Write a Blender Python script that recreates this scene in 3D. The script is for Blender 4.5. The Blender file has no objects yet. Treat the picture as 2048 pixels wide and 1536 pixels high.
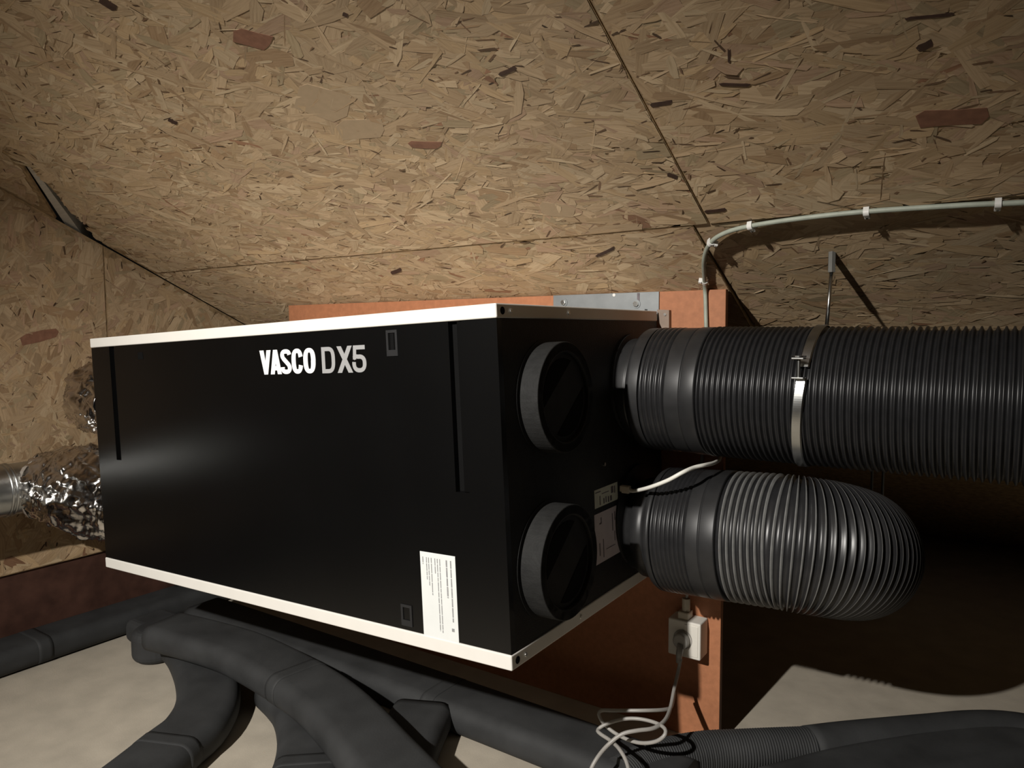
import bpy, bmesh, math, random
import numpy as np
from mathutils import Vector, Matrix

# ------------------------------------------------------------------ camera, world, light
scene = bpy.context.scene
COL = scene.collection
F_PX, YAW, PITCH, ROLL = 1453.8, 0.5950, 0.0726, -0.0057
CZ = 0.88                                    # eye height above the attic floor
def cam_axes():
    f = Vector((-math.sin(YAW)*math.cos(PITCH), math.cos(YAW)*math.cos(PITCH), -math.sin(PITCH)))
    r = Vector((math.cos(YAW), math.sin(YAW), 0)); u = r.cross(f)
    c, s = math.cos(ROLL), math.sin(ROLL)
    return c*r + s*u, -s*r + c*u, f
CR, CU, CF = cam_axes()
cam_data = bpy.data.cameras.new('camera')
cam_data.sensor_width = 36.0
cam_data.lens = 36.0*F_PX/2048
cam_data.clip_start = 0.02
cam = bpy.data.objects.new('camera', cam_data)
cam.matrix_world = Matrix(((CR.x, CU.x, -CF.x, 0), (CR.y, CU.y, -CF.y, 0), (CR.z, CU.z, -CF.z, CZ), (0, 0, 0, 1)))
COL.objects.link(cam)
scene.camera = cam

world = bpy.data.worlds.new('world'); scene.world = world
world.use_nodes = True
wb = world.node_tree.nodes['Background']
wb.inputs[0].default_value = (1.0, 0.9, 0.78, 1); wb.inputs[1].default_value = 0.002

LAMP = Vector((-0.69, -1.00, CZ + 0.83))
AIM = Vector((-1.02, 1.05, CZ - 0.46))
sp = bpy.data.lights.new('work_lamp', 'SPOT')
sp.energy = 305; sp.color = (1.0, 0.955, 0.895); sp.shadow_soft_size = 0.020
sp.spot_size = math.radians(75); sp.spot_blend = 1.0
spo = bpy.data.objects.new('work_lamp', sp); COL.objects.link(spo)
spo.location = LAMP
spo.rotation_euler = (AIM - LAMP).to_track_quat('-Z', 'Y').to_euler()

scene.view_settings.view_transform = 'Standard'
scene.view_settings.look = 'None'
scene.view_settings.gamma = 1.0
scene.view_settings.use_curve_mapping = False
scene.view_settings.exposure = 0.0

# ------------------------------------------------------------------ pixel -> point helpers
def ray(u, v):
    return CR*((u-1024)/F_PX) + CU*(-(v-768)/F_PX) + CF
def onY(u, v, y): d = ray(u, v); p = d*(y/d.y); return Vector((p.x, p.y, p.z+CZ))
def onX(u, v, x): d = ray(u, v); p = d*(x/d.x); return Vector((p.x, p.y, p.z+CZ))
def onZ(u, v, z): d = ray(u, v); p = d*((z-CZ)/d.z); return Vector((p.x, p.y, z))

# ------------------------------------------------------------------ materials
def nodes_of(m):
    m.use_nodes = True
    nt = m.node_tree
    return nt, nt.nodes['Principled BSDF']
def ramp(nt, stops):
    n = nt.nodes.new('ShaderNodeValToRGB')
    el = n.color_ramp.elements
    while len(el) < len(stops): el.new(0.5)
    for e, (p, c) in zip(el, stops):
        e.position = p; e.color = (*c, 1)
    return n
MATS = {}
def mat(name, col, rough=0.5, metal=0.0, spec=0.5, var=0.15, scale=30.0, bump=0.0, bscale=200.0, stretch=(1, 1, 1), rvar=0.0):
    if name in MATS: return MATS[name]
    m = bpy.data.materials.new(name); nt, b = nodes_of(m); L = nt.links
    tc = nt.nodes.new('ShaderNodeTexCoord'); mp = nt.nodes.new('ShaderNodeMapping')
    mp.inputs['Scale'].default_value = stretch
    L.new(tc.outputs['Object'], mp.inputs['Vector'])
    n = nt.nodes.new('ShaderNodeTexNoise'); n.inputs['Scale'].default_value = scale; n.inputs['Detail'].default_value = 5
    L.new(mp.outputs[0], n.inputs['Vector'])
    r = ramp(nt, [(0.25, tuple(c*(1-var) for c in col)), (0.75, tuple(min(1, c*(1+var)) for c in col))])
    L.new(n.outputs['Fac'], r.inputs[0]); L.new(r.outputs[0], b.inputs['Base Color'])
    b.inputs['Roughness'].default_value = rough; b.inputs['Metallic'].default_value = metal
    b.inputs['Specular IOR Level'].default_value = spec
    if rvar:
        rr = nt.nodes.new('ShaderNodeMapRange'); rr.inputs[3].default_value = rough-rvar; rr.inputs[4].default_value = rough+rvar
        L.new(n.outputs['Fac'], rr.inputs[0]); L.new(rr.outputs[0], b.inputs['Roughness'])
    if bump:
        n2 = nt.nodes.new('ShaderNodeTexNoise'); n2.inputs['Scale'].default_value = bscale; n2.inputs['Detail'].default_value = 4
        L.new(mp.outputs[0], n2.inputs['Vector'])
        bp = nt.nodes.new('ShaderNodeBump'); bp.inputs['Strength'].default_value = bump; bp.inputs['Distance'].default_value = 0.002
        L.new(n2.outputs['Fac'], bp.inputs['Height']); L.new(bp.outputs[0], b.inputs['Normal'])
    MATS[name] = m
    return m

def strand_material():
    m = bpy.data.materials.new('osb_strand'); nt, b = nodes_of(m); L = nt.links
    at = nt.nodes.new('ShaderNodeAttribute'); at.attribute_name = 'strand_colour'
    uv = nt.nodes.new('ShaderNodeUVMap'); uv.uv_map = 'grain'
    mp = nt.nodes.new('ShaderNodeMapping'); mp.inputs['Scale'].default_value = (18, 260, 1)
    L.new(uv.outputs[0], mp.inputs['Vector'])
    n = nt.nodes.new('ShaderNodeTexNoise'); n.inputs['Scale'].default_value = 1.0; n.inputs['Detail'].default_value = 5; n.inputs['Roughness'].default_value = .65
    L.new(mp.outputs[0], n.inputs['Vector'])
    r = ramp(nt, [(0.28, (0.72, 0.66, 0.58)), (0.5, (0.97, 0.96, 0.94)), (0.75, (1.12, 1.12, 1.1))])
    L.new(n.outputs['Fac'], r.inputs[0])
    mx = nt.nodes.new('ShaderNodeMix'); mx.data_type = 'RGBA'; mx.blend_type = 'MULTIPLY'; mx.inputs[0].default_value = 1.0
    L.new(at.outputs['Color'], mx.inputs[6]); L.new(r.outputs[0], mx.inputs[7])
    L.new(mx.outputs[2], b.inputs['Base Color'])
    b.inputs['Roughness'].default_value = 0.55; b.inputs['Specular IOR Level'].default_value = 0.35
    b.inputs['Diffuse Roughness'].default_value = 1.0
    bp = nt.nodes.new('ShaderNodeBump'); bp.inputs['Strength'].default_value = 0.25; bp.inputs['Distance'].default_value = 0.001
    L.new(n.outputs['Fac'], bp.inputs['Height']); L.new(bp.outputs[0], b.inputs['Normal'])
    return m
M_STRAND = strand_material()
M_OSB = mat('osb_core', (0.36, 0.245, 0.125), 0.7, var=0.4, scale=60, bump=.4, bscale=120)
M_FLOOR = mat('floor_board', (0.46, 0.41, 0.33), 0.75, var=0.13, scale=14, bump=.15, bscale=300)
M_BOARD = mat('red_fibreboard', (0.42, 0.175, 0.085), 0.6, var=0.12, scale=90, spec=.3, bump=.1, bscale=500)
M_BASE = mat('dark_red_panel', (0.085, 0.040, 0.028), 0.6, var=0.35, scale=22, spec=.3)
M_BLACK = mat('satin_black_sheet', (0.003, 0.003, 0.003), 0.26, var=0.12, scale=8, spec=0.45, bump=.06, bscale=900)
M_BLACKSIDE = mat('matt_black_foam', (0.014, 0.014, 0.0135), 0.62, var=0.25, scale=40, spec=.35, bump=.3, bscale=500)
M_GROOVE = mat('black_groove', (0.004, 0.004, 0.004), 0.8, spec=.1)
M_WHITE = mat('white_steel', (0.78, 0.755, 0.70), 0.4, var=0.02, spec=.4)
M_CAP = mat('grey_black_foam', (0.0145, 0.0145, 0.014), 0.75, var=0.3, scale=60, stretch=(1, 1, 1), spec=.3, bump=.3, bscale=300)
M_CAPFACE = mat('black_cap_face', (0.016, 0.016, 0.016), 0.6, var=0.4, scale=25, spec=.3)
M_HOSE = mat('black_plastic_hose', (0.017, 0.017, 0.018), 0.34, var=0.2, scale=50, spec=.45)
M_RIDGE = mat('grey_hose_wire', (0.16, 0.16, 0.155), 0.45, var=0.2, scale=60, spec=.5)
M_SLEEVE = mat('charcoal_sleeve', (0.020, 0.020, 0.0205), 0.42, var=0.2, scale=40, spec=.45)
M_GALV = mat('galvanised_steel', (0.52, 0.53, 0.52), 0.3, metal=1.0, var=0.15, scale=25, rvar=.06)
M_ZINC = mat('zinc_plate', (0.25, 0.265, 0.27), 0.5, metal=.55, var=0.1, scale=40)
M_BOLT = mat('bright_zinc', (0.75, 0.75, 0.72), 0.25, metal=1.0, var=0.08)
M_FOIL = mat('aluminium_foil', (0.84, 0.81, 0.78), 0.17, metal=1.0, var=0.12, scale=30, bump=.25, bscale=120)
M_TAPE = mat('foil_tape', (0.62, 0.57, 0.5), 0.4, metal=.6, var=.15, scale=30, bump=.4, bscale=60)
M_FLAT = mat('charcoal_duct', (0.035, 0.036, 0.0365), 0.7, var=0.3, scale=12, spec=.3, bump=.12, bscale=260)
M_PVC = mat('off_white_plastic', (0.74, 0.71, 0.64), 0.45, var=.03)
M_CLIP = mat('white_clip_plastic', (0.78, 0.77, 0.73), 0.45, var=.03)
M_CABLE = mat('grey_green_cable', (0.37, 0.40, 0.33), 0.5, var=.12, scale=60)
M_CORD = mat('grey_cord', (0.34, 0.325, 0.30), 0.4, var=.1)
M_WCORD = mat('white_cord', (0.80, 0.79, 0.72), 0.4, var=.03)
M_BEIGE = mat('beige_translucent_plug', (0.55, 0.49, 0.39), 0.35, var=.1)
M_LABEL = mat('white_paper_label', (0.74, 0.76, 0.74), 0.5, var=.03, spec=.3)
M_STK1 = mat('greenish_sticker', (0.60, 0.62, 0.52), 0.5, var=.08, scale=60)
M_STK2 = mat('mauve_grey_sticker', (0.60, 0.54, 0.56), 0.5, var=.06, scale=60)
M_INK = mat('grey_print', (0.30, 0.30, 0.30), 0.6, var=.2, scale=200)
M_INKD = mat('dark_print', (0.13, 0.11, 0.12), 0.6, var=.2, scale=200)
M_LOGOW = mat('white_letter', (0.86, 0.86, 0.85), 0.5, var=.01)
M_LOGOG = mat('grey_letter', (0.33, 0.33, 0.33), 0.5, var=.02)
M_LATCH = mat('dark_latch_plastic', (0.014, 0.014, 0.0145), 0.5, var=.2)
M_WOOD = mat('grey_batten_wood', (0.62, 0.58, 0.50), 0.7, var=.12, scale=20, stretch=(1, 8, 8))
M_UNDER = mat('dark_red_underlay', (0.07, 0.025, 0.02), 0.8, var=.2)

# ------------------------------------------------------------------ mesh helpers
class MB:
    def __init__(s): s.v = []; s.f = []; s.mi = []; s.sm = []
    def add(s, vs, fs, mi=0, smooth=False):
        o = len(s.v); s.v += [tuple(v) for v in vs]
        for f in fs:
            s.f.append(tuple(i+o for i in f)); s.mi.append(mi); s.sm.append(smooth)
        return s
    def box(s, a, b, mi=0):
        x0, y0, z0 = a; x1, y1, z1 = b
        vs = [(x, y, z) for z in (z0, z1) for y in (y0, y1) for x in (x0, x1)]
        return s.add(vs, [(0, 2, 3, 1), (4, 5, 7, 6), (0, 1, 5, 4), (2, 6, 7, 3), (0, 4, 6, 2), (1, 3, 7, 5)], mi)
    def prism(s, poly, depth, mi=0):
        """poly: list of Vectors (planar), depth: Vector extrusion"""
        n = len(poly); vs = [Vector(p) for p in poly] + [Vector(p)+Vector(depth) for p in poly]
        fs = [tuple(range(n))[::-1], tuple(range(n, 2*n))] + [(i, (i+1) % n, n+(i+1) % n, n+i) for i in range(n)]
        return s.add(vs, fs, mi)
    def build(s, name, mats, parent=None, bevel=0.0, seg=2, world=True):
        me = bpy.data.meshes.new(name); me.from_pydata(s.v, [], s.f)
        if not isinstance(mats, (list, tuple)): mats = [mats]
        for m in mats: me.materials.append(m)
        me.polygons.foreach_set('material_index', s.mi)
        me.polygons.foreach_set('use_smooth', s.sm)
        bm = bmesh.new(); bm.from_mesh(me); bmesh.ops.recalc_face_normals(bm, faces=bm.faces)
        bm.to_mesh(me); bm.free(); me.update()
        o = bpy.data.objects.new(name, me); COL.objects.link(o)
        if parent is not None:
            o.parent = parent
            if world: o.matrix_parent_inverse = mworld(parent).inverted()
        if bevel:
            md = o.modifiers.new('bevel', 'BEVEL'); md.width = bevel; md.segments = seg; md.limit_method = 'ANGLE'; md.angle_limit = math.radians(40)
        return o
def mworld(o):
    m = o.matrix_basis.copy()
    if o.parent: m = mworld(o.parent) @ o.matrix_parent_inverse @ m
    return m
def tag(o, label=None, cat=None, group=None, kind=None):
    if label: o['label'] = label
    if cat: o['category'] = cat
    if group: o['group'] = group
    if kind: o['kind'] = kind
    return o
def empty(name, loc, label=None, cat=None, group=None, kind=None, mw=None):
    o = bpy.data.objects.new(name, None); o.empty_display_size = .05; COL.objects.link(o)
    if mw is not None: o.matrix_world = mw; o.matrix_basis = mw
    else: o.location = loc
    return tag(o, label, cat, group, kind)

def spline(pts, n=8):
    """Catmull-Rom through pts"""
    P = [Vector(p) for p in pts]; P = [2*P[0]-P[1]] + P + [2*P[-1]-P[-2]]; out = []
    for i in range(1, len(P)-2):
        a, b, c, d = P[i-1], P[i], P[i+1], P[i+2]
        for k in range(n):
            t = k/n
            out.append(.5*((2*b) + (c-a)*t + (2*a-5*b+4*c-d)*t*t + (3*b-a-3*c+d)*t**3))
    out.append(P[-2]); return out
def resample(path, step):
    L = [0.0]
    for a, b in zip(path, path[1:]): L.append(L[-1]+(b-a).length)
    n = max(2, int(round(L[-1]/step))); out = []; j = 0
    for i in range(n+1):
        s = L[-1]*i/n
        while j < len(L)-2 and L[j+1] < s: j += 1
        t = (s-L[j])/max(1e-9, L[j+1]-L[j]); out.append(path[j].lerp(path[j+1], min(1, max(0, t))))
    return out
def frames(path, up=None):
    T = []
    for i in range(len(path)):
        a = path[max(0, i-1)]; b = path[min(len(path)-1, i+1)]; T.append((b-a).normalized())
    F = []
    if up is not None:
        for t in T:
            s = t.cross(up).normalized(); F.append((s, s.cross(t).normalized()))
    else:
        n = Vector((0, 0, 1)) if abs(T[0].z) < .9 else Vector((1, 0, 0))
        for t in T:
            n = (n - t*n.dot(t)).normalized(); F.append((t.cross(n), n))
    return T, F
def tube(mb, path, rad, seg=12, cap=True, mi=0, smooth=True, fn=None, mfun=None):
    T, F = frames(path); n = len(path); vs = []; fs = []
    for i, p in enumerate(path):
        r = rad[i] if hasattr(rad, '__len__') else rad
        s, u = F[i]
        for k in range(seg):
            a = 2*math.pi*k/seg; rr = r*(fn(i, k, a) if fn else 1)
            vs.append(p + s*(math.cos(a)*rr) + u*(math.sin(a)*rr))
    o = len(mb.v); mb.v += [tuple(v) for v in vs]
    for i in range(n-1):
        m_ = mfun(i) if mfun else mi
        for k in range(seg):
            k2 = (k+1) % seg
            mb.f.append((o+i*seg+k, o+i*seg+k2, o+(i+1)*seg+k2, o+(i+1)*seg+k)); mb.mi.append(m_); mb.sm.append(smooth)
    if cap:
        mb.f.append(tuple(o+k for k in range(seg))[::-1]); mb.mi.append(mi); mb.sm.append(False)
        mb.f.append(tuple(o+(n-1)*seg+k for k in range(seg))); mb.mi.append(mi); mb.sm.append(False)
    return mb
def round_rect(w, h, r, n=5):
    pts = []
    for cx, cy, a0 in ((w/2-r, h/2-r, 0), (-w/2+r, h/2-r, 90), (-w/2+r, -h/2+r, 180), (w/2-r, -h/2+r, 270)):
        for k in range(n+1):
            a = math.radians(a0+90*k/n); pts.append((cx+r*math.cos(a), cy+r*math.sin(a)))
    return pts
def sweep(mb, path, sec, up=Vector((0, 0, 1)), scale=None, mi=0, smooth=True):
    T, F = frames(path, up); n = len(path); m = len(sec); o = len(mb.v)
    for i, p in enumerate(path):
        s, u = F[i]; k = scale[i] if scale else 1
        for (a, b) in sec: mb.v.append(tuple(p + s*(a*k) + u*(b*k)))
    for i in range(n-1):
        for k in range(m):
            k2 = (k+1) % m
            mb.f.append((o+i*m+k, o+i*m+k2, o+(i+1)*m+k2, o+(i+1)*m+k)); mb.mi.append(mi); mb.sm.append(smooth)
    mb.f.append(tuple(o+k for k in range(m))[::-1]); mb.mi.append(mi); mb.sm.append(False)
    mb.f.append(tuple(o+(n-1)*m+k for k in range(m))); mb.mi.append(mi); mb.sm.append(False)
    return mb
def disc_prism(mb, c, axis, r, depth, seg=24, mi=0, hole=0.0):
    c = Vector(c); axis = Vector(axis).normalized()
    u = axis.orthogonal().normalized(); w = axis.cross(u)
    ring = [u*math.cos(2*math.pi*k/seg)+w*math.sin(2*math.pi*k/seg) for k in range(seg)]
    if hole:
        vs = [c+q*r for q in ring]+[c+q*hole for q in ring]+[c+axis*depth+q*r for q in ring]+[c+axis*depth+q*hole for q in ring]
        fs = []
        for k in range(seg):
            j = (k+1) % seg
            fs += [(k, j, seg+j, seg+k), (2*seg+k, 2*seg+j, 3*seg+j, 3*seg+k), (k, j, 2*seg+j, 2*seg+k), (seg+k, seg+j, 3*seg+j, 3*seg+k)]
        mb.add(vs, fs, mi, False)
    else:
        mb.prism([c+q*r for q in ring], axis*depth, mi)
    return mb

# ------------------------------------------------------------------ room shell
GX = -2.226                                   # gable wall
YB = 1.472                                    # front of the mounting board
TAN = math.tan(math.radians(26)); COS = math.cos(math.radians(26)); SIN = math.sin(math.radians(26))
ZTOP = CZ + 0.0875 + 0.005                    # ceiling height at the board
def ceil_z(y): return ZTOP + (YB-y)*TAN
RIDGE = -2.2
EAVE = YB + ZTOP/TAN

fl = MB().box((GX-.3, 2*RIDGE-EAVE, -0.06), (3.0, EAVE+.1, 0.0)).build('floor', M_FLOOR); tag(fl, 'bare grey-beige board floor under the ducts', 'floor', kind='structure')

rng = np.random.default_rng(7)
def strands(name, parent, origin, eu, ev, en, w, h, count, keep, main=0.0, spread=0.55, seed=1, tone=1.0, veto=None):
    """thousands of overlapping wood strands pressed flat on a panel: one joined part"""
    rg = np.random.default_rng(seed)
    cu = rg.uniform(0, w, count); cv = rg.uniform(0, h, count)
    k = keep(cu, cv); cu, cv = cu[k], cv[k]; n = len(cu)
    ln = np.clip(rg.normal(.074, .030, n), .02, .15); wd = np.clip(rg.normal(.020, .010, n), .004, .046)
    ang = main + rg.normal(0, spread, n)
    rnd = rg.random(n) < .16; ang[rnd] = rg.uniform(0, math.pi, rnd.sum())
    hgt = rg.uniform(.00012, .0012, n)
    pal = np.array([(.50, .365, .225), (.54, .40, .25), (.455, .325, .195), (.58, .445, .285), (.40, .27, .155), (.52, .375, .22), (.48, .33, .215), (.435, .335, .205)])
    pr = np.array([.2, .18, .15, .12, .07, .14, .08, .06])
    col = pal[rg.choice(len(pal), n, p=pr)]*rg.uniform(.88, 1.1, (n, 1))*tone
    red = rg.random(n) < .006; col[red] = np.array((.30, .165, .095))*rg.uniform(.8, 1.3, (red.sum(), 1))
    # small dark slivers and bark bits on top
    dk = rg.random(n) < .055
    ln[dk] = rg.uniform(.008, .032, dk.sum()); wd[dk] = rg.uniform(.0015, .0042, dk.sum()); col[dk] = np.array((.10, .06, .034))*rg.uniform(.6, 2.2, (dk.sum(), 1)); hgt[dk] = .00125
    lt = rg.random(n) < .025
    ln[lt & ~dk] *= .6; wd[lt & ~dk] *= .3; hgt[lt & ~dk] = .0013; col[lt & ~dk] = np.array((.56, .435, .28))*tone
    base = np.array([(-.5, -.25), (-.42, .38), (.1, .5), (.46, .42), (.5, -.12), (.38, -.5), (-.1, -.46)])
    m = len(base)
    loc = base[None]*1.0 + rg.normal(0, .055, (n, m, 2))
    U = loc[..., 0]*ln[:, None]; V = loc[..., 1]*wd[:, None]
    c, s = np.cos(ang)[:, None], np.sin(ang)[:, None]
    pu = np.clip(cu[:, None]+U*c-V*s, 0.0005, w-.0005); pv = np.clip(cv[:, None]+U*s+V*c, 0.0005, h-.0005)
    tilt = rg.normal(0, .00022, (n, 1))*loc[..., 1]*2 + rg.normal(0, .0002, (n, 1))*loc[..., 0]*2
    ph = hgt[:, None] + tilt
    if veto is not None:
        bad = veto(pu, pv).any(1); g = ~bad
        pu, pv, ph, U, V, col = pu[g], pv[g], ph[g], U[g], V[g], col[g]; n = len(pu)
    O = np.array(origin); P = O + pu[..., None]*np.array(eu) + pv[..., None]*np.array(ev) + np.maximum(ph, .00005)[..., None]*np.array(en)
    me = bpy.data.meshes.new(name)
    me.vertices.add(n*m); me.vertices.foreach_set('co', P.reshape(-1).astype(np.float32))
    me.loops.add(n*m); me.loops.foreach_set('vertex_index', np.arange(n*m, dtype=np.int32))
    me.polygons.add(n); me.polygons.foreach_set('loop_start', np.arange(0, n*m, m, dtype=np.int32))
    me.polygons.foreach_set('loop_total', np.full(n, m, dtype=np.int32))
    me.update(calc_edges=True)
    ca = me.color_attributes.new('strand_colour', 'FLOAT_COLOR', 'POINT')
    cc = np.ones((n, m, 4), dtype=np.float32); cc[..., :3] = col[:, None, :]
    ca.data.foreach_set('color', cc.reshape(-1))
    uvl = me.uv_layers.new(name='grain')
    off = rg.uniform(0, 50, (n, 1, 2)); uvv = np.stack([U, V], -1) + off
    uvl.data.foreach_set('uv', uvv.reshape(-1).astype(np.float32))
    me.materials.append(M_STRAND); me.validate()
    o = bpy.data.objects.new(name, me); COL.objects.link(o); o.parent = parent; o['kind'] = 'stuff'
    return o

# --- ceiling : sloping OSB panels
ceil = empty('ceiling', (0, YB, ZTOP), 'sloping ceiling of wood strand boards falling towards the eaves', 'ceiling', kind='structure')
CE = np.array((1, 0, 0)); CV = np.array((0, COS, -SIN)); CN = np.array((0, -SIN, -COS))    # along, down slope, facing the room
def cpt(x, y, up=0.0, lift=0.0, pitch=0.0, y0=0.0):
    return Vector((x, y, ceil_z(y) + lift + (y-y0)*pitch))
def panel(poly, parent, thick=.018, lift=0.0, pitch=0.0, y0=0.0):
    pts = [cpt(x, y, lift=lift, pitch=pitch, y0=y0) for x, y in poly]
    mb = MB().prism(pts, Vector((0, thick*SIN, thick*COS)))
    return mb.build('osb_panel', M_OSB, parent)
SX, SY = -0.440, 1.277
UP0 = 0.05
HA, HB, HC = (-1.920, 0.770), (GX+.0, 1.135), (GX+.0, 1.000)
hole = [HA, (GX-.02, HB[1]), (GX-.02, HC[1])]
def in_tri(x, y, t, pad=.0):
    (x1, y1), (x2, y2), (x3, y3) = t
    d = (y2-y3)*(x1-x3)+(x3-x2)*(y1-y3)
    a = ((y2-y3)*(x-x3)+(x3-x2)*(y-y3))/d; b = ((y3-y1)*(x-x3)+(x1-x3)*(y-y3))/d
    return (a > -pad) & (b > -pad) & (1-a-b > -pad)
p1 = panel([(GX, UP0), (SX-.0009, UP0), (SX-.0009, SY-.0003), (GX+.011, SY-.0003), (GX+.015, HB[1]), HA, (GX, HC[1])], ceil, thick=.008)
def strands_on(p, x0, x1, y0, y1, count, seed, main=0.0, skip=None, lift=0., pitch=0., yp=0., tone=1.0):
    ang = math.atan(TAN-pitch); cv = np.array((0, math.cos(ang), -math.sin(ang))); cn = np.array((0, -math.sin(ang), -math.cos(ang)))
    o = cpt(x0, y0, lift=lift, pitch=pitch, y0=yp); hh = (y1-y0)/math.cos(ang)
    def keep(u, v):
        k = np.ones(len(u), bool)
        if skip is not None: k &= ~in_tri(x0+u, y0+v*math.cos(ang), skip, .06)
        return k
    vt = (lambda u, v: in_tri(x0+u, y0+v*math.cos(ang), skip, .0) | ((x0+u < GX+.0155) & (y0+v*math.cos(ang) > HC[1]))) if skip is not None else None
    so = strands('wood_strands', p, o, CE, cv, cn, x1-x0, hh, count, keep, main=main, seed=seed, tone=tone, veto=vt)
    so.matrix_parent_inverse = mworld(p).inverted(); return so
strands_on(p1, GX+.012, SX-.002, .35, SY-.002, 11500, 3, main=0.12, skip=hole)
p2 = panel([(SX+.0009, UP0), (2.0, UP0), (2.0, SY-.0003), (SX+.0009, SY-.0003)], ceil)
strands_on(p2, SX+.002, .55, .35, SY-.002, 6600, 5, main=-.05)
LX = -0.47
p3 = panel([(GX+.008, SY+.0003), (LX-.001, SY+.0003), (LX-.001, 2.40), (GX+.004, 2.40)], ceil, lift=.0004)
strands_on(p3, GX+.012, LX-.002, SY+.002, 1.95, 7000, 11, main=0.05, lift=.0004)
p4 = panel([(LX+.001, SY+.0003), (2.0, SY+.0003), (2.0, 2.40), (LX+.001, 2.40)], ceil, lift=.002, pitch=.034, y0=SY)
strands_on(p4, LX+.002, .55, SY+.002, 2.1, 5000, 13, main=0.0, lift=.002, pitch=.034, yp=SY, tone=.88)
panel([(GX, 2.402), (2.0, 2.402), (2.0, EAVE+.05), (GX, EAVE+.05)], ceil, lift=.012)
panel([(GX, RIDGE), (2.0, RIDGE), (2.0, UP0-.002), (GX, UP0-.002)], ceil)
# roof membrane above the panels
un = MB().prism([cpt(GX-.3, RIDGE, lift=.16), cpt(2.6, RIDGE, lift=.16), cpt(2.6, EAVE, lift=.16), cpt(GX-.3, EAVE, lift=.16)], Vector((0, 0, .01))).build('underlay', M_UNDER, ceil)
# batten that shows inside the notch
d = (Vector((*HC, 0))-Vector((*HA, 0))).normalized(); sd = Vector((-d.y, d.x, 0))
if sd.x < 0: sd = -sd
def hp(a, b, lift): q = Vector((*HA, 0))+d*a+sd*b; return cpt(q.x, q.y, lift=lift)
MB().prism([hp(-.01, .004, .0085), hp(.50, .016, .0085), hp(.50, .054, .0085), hp(-.01, .014, .0085)], Vector((0, .012, .05))).build('batten', M_WOOD, ceil)
# unseen beam added in front of the work lamp to shade the near ceiling
pu = MB().box((GX+.002, -.74, CZ+.7730), (1.998, -.70, ceil_z(-.70)-.002)).build('added_shade_beam', mat('shade_beam_wood', (.45, .31, .17), .7, var=.2, scale=12, stretch=(1, 10, 10)))
tag(pu, 'unseen wooden beam added behind the viewer to shade the ceiling from the lamp', 'beam', kind='structure')
# the other slope behind the viewer, and the end wall
far = MB().prism([Vector((GX, RIDGE, ceil_z(RIDGE))), Vector((2.0, RIDGE, ceil_z(RIDGE))), Vector((2.0, 2*RIDGE-EAVE, 0)), Vector((GX, 2*RIDGE-EAVE, 0))], Vector((0, -.01, .02))).build('ceiling', M_OSB)
tag(far, 'opposite roof slope behind the viewer', 'ceiling', kind='structure')
wr = MB().prism([Vector((2.0, 2*RIDGE-EAVE, 0)), Vector((2.0, EAVE, 0)), Vector((2.0, RIDGE, ceil_z(RIDGE)))], Vector((.02, 0, 0))).build('wall_right', M_OSB)
tag(wr, 'far end wall of the attic', 'wall', kind='structure')

# --- gable wall
ZG = CZ - .655
wl = empty('wall_left', (GX, YB, 0), 'wood strand board gable wall with a dark red panel along its foot', 'wall', kind='structure')
GS = 1.128
def gpanel(y0, y1):
    z = lambda y: ceil_z(y)-.0005
    ys = [(y0, ZG), (y1, ZG), (y1, max(z(y1), ZG)), (y0, z(y0))]
    return MB().prism([Vector((GX, a, b)) for a, b in ys], Vector((-.018, 0, 0))).build('osb_panel', M_OSB, wl)
g1 = gpanel(-.2, GS-.0008); g2 = gpanel(GS+.0008, 2.6); 
MB().prism([Vector((GX, a, b)) for a, b in [(-.202, ZG), (2*RIDGE-EAVE, ZG), (RIDGE, ceil_z(RIDGE)), (-.202, ceil_z(-.2))]], Vector((-.018, 0, 0))).build('osb_panel', M_OSB, wl)
for p, y0, y1, c, sd_ in ((g1, .45, GS-.002, 5200, 21), (g2, GS+.002, 1.9, 5200, 23)):
    def keep(u, v, y0=y0): return (ZG + v) < (ceil_z(y0 + u) - .004)
    so = strands('wood_strands', p, (GX, y0, ZG+.002), (0, 1, 0), (0, 0, 1), (1, 0, 0), y1-y0, 1.15, c, keep, main=1.1 if sd_ == 21 else .9, spread=.8, seed=sd_,
                 veto=lambda u, v, y0=y0: (ZG+.002+v) > (ceil_z(y0+u)-.0012))
    so.matrix_parent_inverse = mworld(p).inverted()
MB().box((GX-.03, 2*RIDGE-EAVE, 0), (GX-.008, EAVE, ZG-.001)).build('base_panel', M_BASE, wl)

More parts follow.
